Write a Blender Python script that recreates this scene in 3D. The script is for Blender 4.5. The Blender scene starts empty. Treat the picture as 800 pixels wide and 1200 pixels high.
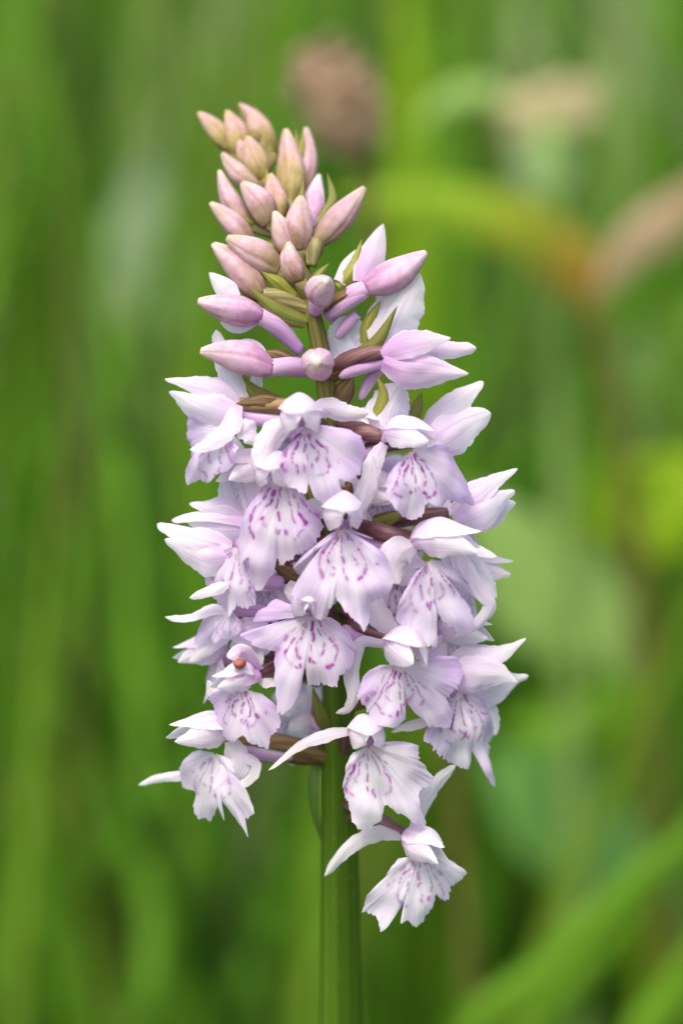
import bpy, math, random
import numpy as np
from mathutils import Vector as V, Matrix, noise
random.seed(11)
R = math.radians
scene = bpy.context.scene
COL = scene.collection

# ------------------------------------------------------------------ camera, sky, sun, exposure
DIST, PITCH = 0.433, R(10.0)
CENTER = V((0, 0, 0.300))
CAM = CENTER + V((0, -DIST * math.cos(PITCH), DIST * math.sin(PITCH)))
LENS, SENSOR = 130.0, 36.0
cam_data = bpy.data.cameras.new("camera")
cam = bpy.data.objects.new("camera", cam_data)
COL.objects.link(cam)
cam.location = CAM
cam.rotation_euler = (R(90) - PITCH, 0, 0)
cam_data.sensor_fit = 'VERTICAL'
cam_data.sensor_height = SENSOR
cam_data.sensor_width = 24.0
cam_data.lens = LENS
cam_data.clip_start = 0.01
cam_data.clip_end = 2000
cam_data.dof.use_dof = True
cam_data.dof.focus_distance = DIST - 0.0075
cam_data.dof.aperture_fstop = 9.4
cam_data.dof.aperture_blades = 0
scene.camera = cam

SUN_EL, SUN_AZ = R(58), R(200)          # high sun veiled by cloud, behind and left of the camera
world = bpy.data.worlds.new("World")
scene.world = world
world.use_nodes = True
wn = world.node_tree.nodes
bg = wn["Background"]
sky = wn.new("ShaderNodeTexSky")
sky.sky_type = 'NISHITA'
sky.sun_disc = False
sky.sun_elevation = SUN_EL
sky.sun_rotation = SUN_AZ
sky.air_density = 1.0
sky.dust_density = 5.0
sky.ozone_density = 0.6
world.node_tree.links.new(sky.outputs[0], bg.inputs[0])
bg.inputs[1].default_value = 0.145
sun_data = bpy.data.lights.new("sun", 'SUN')
sun_data.energy = 1.25
sun_data.angle = R(28)
sun_data.color = (1.0, 0.95, 0.86)
sun = bpy.data.objects.new("sun", sun_data)
COL.objects.link(sun)
sun.location = (-1, -2, 3)
sd = V((math.sin(SUN_AZ) * math.cos(SUN_EL), math.cos(SUN_AZ) * math.cos(SUN_EL), math.sin(SUN_EL)))
sun.rotation_euler = sd.to_track_quat('Z', 'Y').to_euler()

scene.view_settings.view_transform = 'Standard'
scene.view_settings.look = 'None'
scene.view_settings.exposure = 0.85
scene.view_settings.gamma = 1.0
scene.view_settings.use_curve_mapping = False
scene.render.engine = 'CYCLES'
scene.cycles.use_denoising = True
scene.cycles.max_bounces = 8
scene.cycles.transmission_bounces = 6
scene.cycles.transparent_max_bounces = 6

# ------------------------------------------------------------------ measuring helpers
U = 0.0001                                  # one tenth of a millimetre
FWD = V((0, math.cos(PITCH), -math.sin(PITCH)))
UPC = V((0, math.sin(PITCH), math.cos(PITCH)))
def ray(px, py):
    k = SENSOR / LENS / 1200.0
    return FWD + V((1, 0, 0)) * ((px - 400) * k) + UPC * ((600 - py) * k)
def P(px, py, w=0):                         # a point of the spike, w tenths of a millimetre in front of the stem
    w = w - max(0, 340 - py) * 0.75 - max(0, py - 880) * 0.12         # the tip of the spike leans back
    d = ray(px, py)
    return CAM + d * ((-w * U - CAM.y) / d.y)
def B(px, py, dist):                        # a point of the meadow, dist metres beyond the camera
    d = ray(px, py)
    return CAM + d * (dist / d.y)
def lerp(a, b, t): return a + (b - a) * t
def smooth(t): return t * t * (3 - 2 * t)
def catmull(pts, n):
    pts = [V(p) for p in pts]
    if len(pts) == 2: return [pts[0].lerp(pts[1], i / (n - 1)) for i in range(n)]
    e = [pts[0] * 2 - pts[1]] + pts + [pts[-1] * 2 - pts[-2]]
    out = []
    for i in range(n):
        f = i / (n - 1) * (len(pts) - 1)
        k = min(int(f), len(pts) - 2); t = f - k
        a, b, c, d = e[k], e[k + 1], e[k + 2], e[k + 3]
        out.append(0.5 * ((2 * b) + (c - a) * t + (2 * a - 5 * b + 4 * c - d) * t * t + (3 * b - a - 3 * c + d) * t ** 3))
    return out
def prof(knots, t):
    n = len(knots)
    def slope(i):
        if i == 0: return (knots[1][1] - knots[0][1]) / (knots[1][0] - knots[0][0])
        if i == n - 1: return (knots[-1][1] - knots[-2][1]) / (knots[-1][0] - knots[-2][0])
        return (knots[i + 1][1] - knots[i - 1][1]) / (knots[i + 1][0] - knots[i - 1][0])
    for i in range(n - 1):
        (t0, a), (t1, b) = knots[i], knots[i + 1]
        if t <= t1 or i == n - 2:
            h = t1 - t0; q = min(1, (t - t0) / h)
            return (2 * q ** 3 - 3 * q * q + 1) * a + (q ** 3 - 2 * q * q + q) * h * slope(i) + (3 * q * q - 2 * q ** 3) * b + (q ** 3 - q * q) * h * slope(i + 1)

def link(name, verts, faces, mat, parent=None, uvs=None, attr=None, thick=0.0, smooth_shade=True):
    me = bpy.data.meshes.new(name)
    me.from_pydata([tuple(v) for v in verts], [], faces)
    if smooth_shade: me.polygons.foreach_set("use_smooth", [True] * len(me.polygons))
    if uvs:
        ul = me.uv_layers.new(name="UVMap")
        flat = []
        for l in me.loops:
            flat += uvs[l.vertex_index]
        ul.data.foreach_set("uv", flat)
    if attr:
        ca = me.color_attributes.new("tone", 'FLOAT_COLOR', 'POINT')
        ca.data.foreach_set("color", [x for c in attr for x in c])
    me.materials.append(mat)
    o = bpy.data.objects.new(name, me)
    COL.objects.link(o)
    if parent:
        o.parent = parent
        o.matrix_parent_inverse = Matrix.Identity(4)
        base = WORLD_OF.get(parent.name, V((0, 0, 0)))
        me.transform(Matrix.Translation(-base))
    if thick:
        m = o.modifiers.new("thickness", 'SOLIDIFY'); m.thickness = thick; m.offset = 0
    return o
WORLD_OF = {}
def empty(name, loc, parent=None):
    o = bpy.data.objects.new(name, None)
    o.empty_display_size = 0.005
    COL.objects.link(o)
    loc = V(loc)
    if parent:
        o.parent = parent
        o.location = loc - WORLD_OF[parent.name]
    else:
        o.location = loc
    WORLD_OF[o.name] = loc.copy()
    return o
def tag(o, label, cat, group=None, kind=None):
    o["label"] = label; o["category"] = cat
    if group: o["group"] = group
    if kind: o["kind"] = kind

def sheet(name, pts, hw, normal, mat, parent, cup=0.25, n=36, m=13, thick=0.0, ruffle=0.0, twist=0.0, rag=0.0, seed=0, fold=0.0):
    """a petal, bract or leaf: pts world centre line, hw [(t, half width m)], normal the side it shows"""
    K = 121
    cc = catmull(pts, K)
    verts, uvs, faces = [], [], []
    normal = V(normal).normalized()
    ts = [1 - (1 - i / (n - 1)) ** 1.5 for i in range(n)]
    c = [cc[min(K - 1, round(t * (K - 1)))] for t in ts]
    for i in range(n):
        t = ts[i]
        tan = (c[min(i + 1, n - 1)] - c[max(i - 1, 0)]).normalized()
        side = tan.cross(normal)
        if side.length < 1e-4: side = tan.cross(V((0.3, 0.2, 1)))
        side.normalize()
        nn = side.cross(tan).normalized()
        if twist:
            q = Matrix.Rotation(twist * t, 3, tan); side = q @ side; nn = q @ nn
        w = max(prof(hw, t), 0.02 * U)
        if t > 0.9: w *= math.sqrt(max(0.0004, 1 - ((t - 0.9) / 0.1) ** 2))
        for j in range(m):
            s = -1 + 2 * j / (m - 1)
            k = 1.0
            if rag: k += rag * noise.noise(V((t * 11 + seed, s * 2, seed * 1.7))) + 0.4 * rag * noise.noise(V((t * 30 + seed, s * 3, 5.5)))
            z = -cup * w * s * s - fold * w * abs(s)
            z += w * 0.10 * noise.noise(V((t * 4.5 + seed * 3.3, s * 1.6, seed * 0.7)))
            if ruffle: z += ruffle * w * abs(s) * math.sin(t * 9 + s * 2 + seed * 2.1)
            verts.append(c[i] + side * (s * w * k) + nn * z)
            uvs.append((0.5 + 0.5 * s, t))
    for i in range(n - 1):
        for j in range(m - 1):
            a = i * m + j
            faces.append((a, a + 1, a + m + 1, a + m))
    return link(name, verts, faces, mat, parent, uvs, None, thick)

def tube(name, pts, rad, mat, parent, n=20, m=12, ridges=0, depth=0.0, turn=0.0, cap=True):
    c = catmull(pts, n)
    verts, uvs, faces = [], [], []
    ref = V((0.3, 1, 0.2))
    for i in range(n):
        t = i / (n - 1)
        tan = (c[min(i + 1, n - 1)] - c[max(i - 1, 0)]).normalized()
        a = tan.cross(ref)
        if a.length < 0.1: a = tan.cross(V((1, 0, 0)))
        a.normalize(); b = tan.cross(a)
        r = prof(rad, t)
        for j in range(m):
            th = 2 * math.pi * j / m
            rr = r * (1 + depth * math.cos(ridges * (th + turn * t))) if ridges else r
            verts.append(c[i] + (a * math.cos(th) + b * math.sin(th)) * rr)
            uvs.append(((j / m + turn * t / 6.283), t))
    for i in range(n - 1):
        for j in range(m):
            k = (j + 1) % m
            faces.append((i * m + j, i * m + k, (i + 1) * m + k, (i + 1) * m + j))
    if cap:
        faces.append(tuple(range(m - 1, -1, -1)))
        faces.append(tuple((n - 1) * m + j for j in range(m)))
    return link(name, verts, faces, mat, parent, uvs)

# ------------------------------------------------------------------ materials
def newmat(name):
    m = bpy.data.materials.new(name); m.use_nodes = True
    nt = m.node_tree; nt.nodes.clear()
    return m, nt, nt.nodes, nt.links
def rgb(r, g, b): return (r, g, b, 1)
def finish(nt, color, rough=0.5, spec=0.3, trans=0.3, tcolor=None, bump=None):
    n, l = nt.nodes, nt.links
    out = n.new("ShaderNodeOutputMaterial")
    p = n.new("ShaderNodeBsdfPrincipled")
    p.inputs["Roughness"].default_value = rough
    p.inputs["Specular IOR Level"].default_value = spec
    l.new(color, p.inputs["Base Color"])
    if bump: l.new(bump, p.inputs["Normal"])
    if trans:
        tr = n.new("ShaderNodeBsdfTranslucent")
        l.new(tcolor or color, tr.inputs["Color"])
        if bump: l.new(bump, tr.inputs["Normal"])
        mx = n.new("ShaderNodeMixShader"); mx.inputs[0].default_value = trans
        l.new(p.outputs[0], mx.inputs[1]); l.new(tr.outputs[0], mx.inputs[2])
        l.new(mx.outputs[0], out.inputs[0])
    else:
        l.new(p.outputs[0], out.inputs[0])
def ramp(nt, fac, stops):
    r = nt.nodes.new("ShaderNodeValToRGB")
    e = r.color_ramp.elements
    while len(e) > 1: e.remove(e[-1])
    e[0].position = stops[0][0]; e[0].color = rgb(*stops[0][1])
    for p, c in stops[1:]:
        x = e.new(p); x.color = rgb(*c)
    nt.links.new(fac, r.inputs[0])
    return r.outputs[0]
def mixc(nt, fac, a, b, mode='MIX'):
    x = nt.nodes.new("ShaderNodeMix"); x.data_type = 'RGBA'; x.blend_type = mode
    for sock, val in ((x.inputs[0], fac), (x.inputs[6], a), (x.inputs[7], b)):
        if isinstance(val, (float, int)): sock.default_value = val
        elif isinstance(val, tuple): sock.default_value = rgb(*val)
        else: nt.links.new(val, sock)
    return x.outputs[2]
def uvnoise(nt, sx, sy, scale=1.0, detail=2.0, obj=False):
    tc = nt.nodes.new("ShaderNodeTexCoord")
    mp = nt.nodes.new("ShaderNodeMapping"); mp.inputs["Scale"].default_value = (sx, sy, 1)
    nt.links.new(tc.outputs["Object" if obj else "UV"], mp.inputs[0])
    oi = nt.nodes.new("ShaderNodeObjectInfo")
    ad = nt.nodes.new("ShaderNodeVectorMath"); ad.operation = 'ADD'
    nt.links.new(mp.outputs[0], ad.inputs[0])
    ml = nt.nodes.new("ShaderNodeMath"); ml.operation = 'MULTIPLY'; ml.inputs[1].default_value = 37.0
    nt.links.new(oi.outputs["Random"], ml.inputs[0]); nt.links.new(ml.outputs[0], ad.inputs[1])
    no = nt.nodes.new("ShaderNodeTexNoise"); no.inputs["Scale"].default_value = scale; no.inputs["Detail"].default_value = detail
    nt.links.new(ad.outputs[0], no.inputs["Vector"])
    return no.outputs["Fac"]
def uvy(nt):
    tc = nt.nodes.new("ShaderNodeTexCoord"); s = nt.nodes.new("ShaderNodeSeparateXYZ")
    nt.links.new(tc.outputs["UV"], s.inputs[0]); return s.outputs[1]
def bumpn(nt, h, strength, dist):
    b = nt.nodes.new("ShaderNodeBump"); b.inputs["Strength"].default_value = strength; b.inputs["Distance"].default_value = dist
    nt.links.new(h, b.inputs["Height"]); return b.outputs[0]

def petal_mat(name, base, mid, tip, trans=0.52):
    m, nt, n, l = newmat(name)
    grad = ramp(nt, uvy(nt), [(0.0, base), (0.45, mid), (0.85, tip), (1.0, tip)])
    vein = uvnoise(nt, 22, 1.1, 1.0, 3.0)
    vr = ramp(nt, vein, [(0.34, (0.80, 0.64, 0.88)), (0.48, (1, 1, 1))])
    c = mixc(nt, 0.6, grad, vr, 'MULTIPLY')
    tc = n.new("ShaderNodeTexCoord"); s = n.new("ShaderNodeSeparateXYZ"); l.new(tc.outputs["UV"], s.inputs[0])
    pp = n.new("ShaderNodeMath"); pp.operation = 'PINGPONG'; pp.inputs[1].default_value = 0.5; l.new(s.outputs[0], pp.inputs[0])
    ef = ramp(nt, pp.outputs[0], [(0.0, (0.75, 0.75, 0.75)), (0.16, (0, 0, 0))])
    c = mixc(nt, ef, c, (0.92, 0.89, 0.92))
    blotch = ramp(nt, uvnoise(nt, 2.2, 2.2, 1.0, 3.0), [(0.35, (0.93, 0.86, 0.95)), (0.65, (1, 1, 1))])
    c = mixc(nt, 0.6, c, blotch, 'MULTIPLY')
    finish(nt, c, 0.6, 0.2, trans, None, bumpn(nt, vein, 0.25, 0.0001))
    return m
M = {}
M['petal'] = petal_mat("white_lilac_petal", (0.82, 0.66, 0.86), (0.88, 0.80, 0.91), (0.94, 0.92, 0.94))
M['sepal'] = petal_mat("white_sepal", (0.88, 0.81, 0.92), (0.92, 0.89, 0.94), (0.95, 0.94, 0.92))
M['pinkpetal'] = petal_mat("pink_lilac_petal", (0.70, 0.44, 0.74), (0.80, 0.62, 0.82), (0.90, 0.82, 0.88))
M['spur'] = petal_mat("lilac_spur", (0.58, 0.36, 0.62), (0.62, 0.42, 0.66), (0.72, 0.52, 0.72), 0.25)

def lip_mat():
    m, nt, n, l = newmat("marked_lip")
    at = n.new("ShaderNodeVertexColor"); at.layer_name = "tone"
    s = n.new("ShaderNodeSeparateColor"); l.new(at.outputs[0], s.inputs[0])
    vein = uvnoise(nt, 30, 1.6, 1.0, 3.0)
    base = mixc(nt, s.outputs[1], (0.91, 0.88, 0.93), (0.76, 0.60, 0.88))
    vr = ramp(nt, vein, [(0.36, (0.86, 0.78, 0.92)), (0.6, (1, 1, 1))])
    base = mixc(nt, 0.6, base, vr, 'MULTIPLY')
    base = mixc(nt, s.outputs[2], base, (0.80, 0.68, 0.62))
    blur = uvnoise(nt, 6, 6, 2.0, 3.0)
    mk = n.new("ShaderNodeMath"); mk.operation = 'MULTIPLY'
    l.new(s.outputs[0], mk.inputs[0])
    rr = ramp(nt, blur, [(0.3, (0.75, 0.75, 0.75)), (0.7, (1, 1, 1))]); l.new(rr, mk.inputs[1])
    c = mixc(nt, mk.outputs[0], base, (0.38, 0.02, 0.37))
    finish(nt, c, 0.6, 0.2, 0.5, None, bumpn(nt, vein, 0.12, 0.0001))
    return m
M['lip'] = lip_mat()

def bud_mat(name, stops, olive=None):
    m, nt, n, l = newmat(name)
    ns = uvnoise(nt, 3, 1.5, 2.0, 3.0)
    ad = n.new("ShaderNodeMath"); ad.operation = 'MULTIPLY_ADD'; ad.inputs[1].default_value = 0.7; 
    l.new(ns, ad.inputs[0])
    sb = n.new("ShaderNodeMath"); sb.operation = 'SUBTRACT'; sb.inputs[1].default_value = 0.35
    l.new(uvy(nt), sb.inputs[0]); l.new(sb.outputs[0], ad.inputs[2])
    c = ramp(nt, ad.outputs[0], stops)
    st = ramp(nt, uvnoise(nt, 14, 0.8, 1.0, 2.0), [(0.35, (0.85, 0.76, 0.80)), (0.62, (1, 1, 1))])
    c = mixc(nt, 0.6, c, st, 'MULTIPLY')
    at = n.new("ShaderNodeVertexColor"); at.layer_name = "tone"
    s = n.new("ShaderNodeSeparateColor"); l.new(at.outputs[0], s.inputs[0])
    seam = ramp(nt, s.outputs[0], [(0.0, (1.06, 1.0, 1.06)), (0.72, (1, 1, 1)), (0.9, (0.92, 0.82, 0.86)), (1.0, (0.80, 0.68, 0.70))])
    c = mixc(nt, 0.8, c, seam, 'MULTIPLY')
    sp = ramp(nt, uvnoise(nt, 5, 3, 3.0, 4.0), [(0.40, (0.78, 0.70, 0.66)), (0.58, (1, 1, 1))])
    c = mixc(nt, 0.6, c, sp, 'MULTIPLY')
    og = ramp(nt, uvnoise(nt, 2.5, 2.0, 1.3, 3.0), [(0.50, (0, 0, 0)), (0.68, (0.55, 0.55, 0.55))])
    c = mixc(nt, og, c, stops[0][1] if olive is None else olive)
    finish(nt, c, 0.6, 0.2, 0.22)
    return m
M['bud_low'] = bud_mat("lilac_bud", [(0, (0.52, 0.28, 0.50)), (0.35, (0.66, 0.44, 0.62)), (0.75, (0.74, 0.55, 0.66)), (1, (0.80, 0.70, 0.62))], (0.74, 0.58, 0.66))
M['bud_mid'] = bud_mat("dusky_pink_bud", [(0, (0.22, 0.17, 0.06)), (0.25, (0.42, 0.28, 0.26)), (0.5, (0.62, 0.44, 0.49)), (0.8, (0.70, 0.54, 0.54)), (1, (0.74, 0.66, 0.50))], (0.40, 0.33, 0.18))
M['bud_top'] = bud_mat("pink_green_bud", [(0, (0.16, 0.13, 0.03)), (0.28, (0.42, 0.36, 0.14)), (0.5, (0.58, 0.42, 0.32)), (0.8, (0.70, 0.46, 0.49)), (1, (0.68, 0.56, 0.34))], (0.38, 0.34, 0.12))

def striped(name, a, b, sx=18, sy=0.8, trans=0.2, rough=0.45, edge=None):
    m, nt, n, l = newmat(name)
    st = uvnoise(nt, sx, sy, 1.0, 2.0)
    c = ramp(nt, st, [(0.36, a), (0.62, b)])
    if edge:
        tc = n.new("ShaderNodeTexCoord"); s = n.new("ShaderNodeSeparateXYZ"); l.new(tc.outputs["UV"], s.inputs[0])
        pp = n.new("ShaderNodeMath"); pp.operation = 'PINGPONG'; pp.inputs[1].default_value = 0.5; l.new(s.outputs[0], pp.inputs[0])
        f = ramp(nt, pp.outputs[0], [(0.02, (1, 1, 1)), (0.2, (0, 0, 0))])
        c = mixc(nt, f, c, edge)
    finish(nt, c, rough, 0.35, trans, None, bumpn(nt, st, 0.5, 0.0003))
    return m
M['bract_green'] = striped("olive_green_bract", (0.17, 0.20, 0.035), (0.32, 0.35, 0.08), edge=(0.22, 0.13, 0.05), trans=0.3)
M['bract_yellow'] = striped("yellow_green_bract", (0.26, 0.27, 0.035), (0.42, 0.44, 0.09), edge=(0.26, 0.20, 0.06), trans=0.32)
M['bract_brown'] = striped("brown_olive_bract", (0.11, 0.05, 0.03), (0.30, 0.22, 0.08), edge=(0.12, 0.03, 0.03))
M['ovary'] = striped("purple_brown_ovary", (0.085, 0.028, 0.040), (0.20, 0.10, 0.10), sx=9, trans=0.08)
M['ovary_olive'] = striped("olive_ovary", (0.17, 0.14, 0.05), (0.36, 0.33, 0.14), sx=9, trans=0.1)
M['stem_leaf'] = striped("pale_green_stem_leaf", (0.10, 0.20, 0.03), (0.18, 0.30, 0.06), trans=0.3)
M['ovary_pale'] = striped("olive_brown_ovary", (0.19, 0.10, 0.05), (0.36, 0.26, 0.12), sx=9, trans=0.08)

def stem_mat():
    m, nt, n, l = newmat("green_stem")
    st = uvnoise(nt, 14, 3.0, 1.0, 2.0)
    g = ramp(nt, st, [(0.36, (0.050, 0.115, 0.006)), (0.62, (0.10, 0.20, 0.014))])
    top = ramp(nt, st, [(0.36, (0.10, 0.085, 0.025)), (0.62, (0.21, 0.20, 0.05))])
    f = ramp(nt, uvy(nt), [(0.40, (0, 0, 0)), (0.58, (1, 1, 1))])
    c = mixc(nt, f, g, top)
    spk = ramp(nt, uvnoise(nt, 60, 260, 1.0, 1.0), [(0.70, (0, 0, 0)), (0.76, (0.5, 0.5, 0.5))])
    c = mixc(nt, spk, c, (0.20, 0.26, 0.10))
    finish(nt, c, 0.5, 0.2, 0.15, None, bumpn(nt, st, 0.4, 0.0003))
    return m
M['stem'] = stem_mat()
def plain(name, c, rough=0.5, trans=0.0, var=0.25):
    m, nt, n, l = newmat(name)
    f = uvnoise(nt, 5, 2, 2.0, 3.0)
    lo = tuple(x * (1 - var) for x in c); hi = tuple(min(1, x * (1 + var)) for x in c)
    finish(nt, ramp(nt, f, [(0.35, lo), (0.65, hi)]), rough, 0.3, trans)
    return m
M['column'] = plain("pale_column", (0.82, 0.70, 0.78), var=0.06)
M['anther'] = plain("brown_anther", (0.34, 0.11, 0.08))

# ------------------------------------------------------------------ ground
def ground_mat():
    m, nt, n, l = newmat("meadow_soil")
    a = uvnoise(nt, 1, 1, 3.0, 6.0, obj=True)
    b = uvnoise(nt, 1, 1, 40.0, 4.0, obj=True)
    c1 = ramp(nt, a, [(0.35, (0.035, 0.065, 0.012)), (0.65, (0.075, 0.13, 0.022))])
    c2 = ramp(nt, b, [(0.4, (0.5, 0.45, 0.4)), (0.6, (1, 1, 1))])
    finish(nt, mixc(nt, 1.0, c1, c2, 'MULTIPLY'), 0.9, 0.1, 0)
    return m
gv, gf = [], []
ys = [-6, -3, -1.5, -0.6, 0, 0.5, 1, 2, 4, 8, 16, 40, 120, 500, 1200]
xs = [-1200, -300, -80, -20, -6, -2, -0.8, 0, 0.8, 2, 6, 20, 80, 300, 1200]
for y in ys:
    for x in xs:
        d = math.hypot(x, y)
        gv.append((x, y, 0.012 * noise.noise(V((x * 1.3, y * 1.3, 0))) * (1 if d < 30 else 0) - 0.004))
for i in range(len(ys) - 1):
    for j in range(len(xs) - 1):
        a = i * len(xs) + j
        gf.append((a, a + 1, a + len(xs) + 1, a + len(xs)))
ground = link("ground", gv, gf, ground_mat())
ground["kind"] = "structure"

# ------------------------------------------------------------------ the orchid
AX = [(1500, 400, -4), (1200, 399, 0), (900, 397, 0), (750, 394, 0), (600, 391, 0), (500, 387, 0), (420, 377, -4), (350, 362, -12), (280, 344, -22), (220, 320, -34), (175, 300, -44), (150, 288, -50)]
def axis(y):
    for (y0, x0, w0), (y1, x1, w1) in zip(AX, AX[1:]):
        if y >= y1:
            t = (y0 - y) / (y0 - y1)
            return (lerp(x0, x1, t), y, lerp(w0, w1, t))
    return (AX[-1][1], y, AX[-1][2])
foot = P(400, 1500, -4); foot = V((foot.x + 0.004, foot.y + 0.004, 0.0))
orchid = empty("spotted_orchid", foot)
tag(orchid, "pale lilac spotted orchid flower spike with pink buds at its tip", "orchid")
spts = [V((foot.x, foot.y, -0.01)), V((foot.x - 0.002, foot.y - 0.002, 0.08))] + [P(x, y, w) for y, x, w in AX]
tube("stem", spts, [(0, 34 * U), (0.23, 25 * U), (0.31, 20 * U), (0.46, 15 * U), (0.615, 11 * U), (0.77, 8 * U), (1, 4 * U)],
     M['stem'], orchid, n=90, m=22, ridges=7, depth=0.055)

def frame(yaw, pitch, roll=0):
    y, p = R(yaw), R(pitch)
    f = V((math.sin(y) * math.cos(p), -math.cos(y) * math.cos(p), math.sin(p)))
    r = V((math.cos(y), math.sin(y), 0))
    u = f.cross(r)
    if roll:
        q = Matrix.Rotation(R(roll), 3, f); r = q @ r; u = q @ u
    return r, u, f

def dashes(rng, sc):
    """purple marks of one lip: list of dashes ((x0,y0),(x1,y1),half width,strength), y pointing down the lip"""
    out = []
    loops = [[(7, 8), (15, 19), (23, 32), (27, 45), (24, 55), (15, 60)],
             [(4, 10), (9, 21), (14, 32), (15, 41), (9, 46)],
             [(16, 14), (28, 27), (37, 37), (43, 47)]]
    for sgn in (-1, 1):
        for li, lp in enumerate(loops):
            pts = [V((sgn * (x + rng.uniform(-1.8, 1.8)), y + rng.uniform(-2, 2), 0)) * sc for x, y in lp]
            c = catmull(pts, 60)
            s, on, left = 0, True, rng.uniform(3, 7)
            start = c[0]
            for a, b in zip(c, c[1:]):
                left -= (b - a).length
                if left <= 0:
                    if on:
                        pr = {0: 0.9, 1: 0.88, 2: 0.4}[li]
                        if rng.random() < pr:
                            out.append((start.copy(), b.copy(), rng.choice((0.4, 0.7, 1.0, 1.6)) * rng.uniform(0.85, 1.15) * sc, rng.uniform(0.5, 1.0) * (0.65 if li == 2 else 1)))
                        left = rng.uniform(1.8, 4.8) * sc
                    else:
                        left = rng.choice((1.2, 3, 5, 9)) * rng.uniform(0.7, 1.2) * sc
                    on = not on; start = b
    for y0, y1 in ((10, 17), (21, 29), (33, 40), (48, 53)):
        x = rng.uniform(-2, 2)
        out.append((V((x, y0 + rng.uniform(-1, 1), 0)) * sc, V((x + rng.uniform(-1, 1), y1, 0)) * sc, rng.uniform(0.5, 1.1) * sc, rng.uniform(0.5, 0.95)))
    for _ in range(3):
        p = V((rng.uniform(-12, 12), rng.uniform(44, 58), 0)) * sc
        out.append((p, p + V((rng.uniform(-2, 2), rng.uniform(1, 4), 0)), rng.uniform(0.7, 1.5) * sc, rng.uniform(0.5, 0.95)))
    return out

DEFAULT_LIP = [(-20, -4), (-36, 2), (-50, 14), (-57, 28), (-52, 42), (-38, 54), (-24, 62), (-15, 58), (-12, 72), (-2, 86), (8, 80), (13, 60),
               (24, 63), (40, 52), (53, 40), (56, 26), (50, 13), (35, 1), (20, -5)]
def make_lip(fl, throat, yaw, pitch, tilt, poly, seed, strength=1.0, lilac=1.0, reflex=0.17, sc=1.0):
    rng = random.Random(seed)
    r, u, f = frame(yaw, pitch)
    T = R(tilt)
    d = (-u * math.cos(T) + f * math.sin(T)).normalized()
    n = r.cross(-d) * -1
    n = (f * math.cos(T) + u * math.sin(T)).normalized()
    # polar outline
    pol = []
    for x, y in poly:
        pol.append((math.atan2(x, y), math.hypot(x, y)))
    pol.sort()
    clean = [pol[0]]
    for a in pol[1:]:
        if a[0] - clean[-1][0] > 0.01: clean.append(a)
    pol = clean
    NA, NR = 181, 54
    meanr = sum(b for a, b in pol) / len(pol)
    ds = dashes(rng, meanr / 68.0)
    verts, uvs, cols, faces, flat = [], [], [], [], []
    ph = rng.uniform(0, 6)
    for i in range(NA):
        a = lerp(pol[0][0], pol[-1][0], i / (NA - 1))
        k = 0
        while k < len(pol) - 2 and a > pol[k + 1][0]: k += 1
        (a0, r0), (a1, r1) = pol[k], pol[k + 1]
        q = (a - a0) / (a1 - a0)
        rad = lerp(r0, r1, lerp(q, smooth(q), 0.5))
        rad *= 1 + 0.035 * noise.noise(V((a * 9 + seed, 0, 0))) + 0.05 * noise.noise(V((a * 24, seed, 0))) + 0.025 * noise.noise(V((a * 60, seed, 3)))
        for j in range(NR):
            t = 0.03 + 0.97 * j / (NR - 1)
            x, y = math.sin(a) * rad * t, math.cos(a) * rad * t
            z = -reflex * x * x / meanr + 0.10 * meanr * math.sin(t * 2.4)
            z += (0.06 * meanr) * t ** 3 * math.sin(a * 9 + ph) + 0.13 * meanr * t * noise.noise(V((x * 0.035, y * 0.035, seed * 2.3)))
            z -= 0.10 * meanr * max(0, t - 0.55) ** 2 * 4 * (0.6 + 0.4 * math.cos(a * 2 + ph))
            pos = throat + (r * x + d * y + n * z) * U
            flat.append((x, y))
            tint = lilac * max(0, min(1, abs(a) * 0.55 * (0.2 + t) + 0.55 * max(0, t - 0.4) + 0.3 * noise.noise(V((a * 4, t * 4, seed + 5)))))
            verts.append(pos); uvs.append((0.5 + a / 3.4, t)); cols.append((0.0, tint, 0.75 * max(0, 1 - t * 5.5), 1))
    F = np.array(flat); mk = np.zeros(len(F)); halo = np.zeros(len(F))
    wob = np.array([(noise.noise(V((x * 0.09, y * 0.09, seed))), noise.noise(V((x * 0.09, y * 0.09, seed + 9)))) for x, y in flat])
    F = F * rng.uniform(0.92, 1.12) + wob * 3.2
    strength *= rng.uniform(0.72, 1.08)
    for s0, s1, hw, st in ds:
        p0 = np.array((s0.x, s0.y)); e = np.array((s1.x, s1.y)) - p0
        h = np.clip(((F - p0) @ e) / max(e @ e, 1e-6), 0, 1)
        dd = np.linalg.norm(F - p0 - h[:, None] * e, axis=1)
        halo = np.maximum(halo, st * np.clip((hw + 4.0 - dd) / 4.0, 0, 1))
        mk = np.maximum(mk, st * np.clip((hw + 0.9 - dd) / 1.2, 0, 1))
    cols = [(min(1.0, float(m_) * strength + 0.10 * float(h_)), min(1.0, c_[1] + 0.35 * float(h_)), c_[2], 1) for m_, h_, c_ in zip(mk, halo, cols)]
    for i in range(NA - 1):
        for j in range(NR - 1):
            a = i * NR + j
            faces.append((a, a + NR, a + NR + 1, a + 1))
    return link("lip", verts, faces, M['lip'], fl, uvs, cols)

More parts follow.
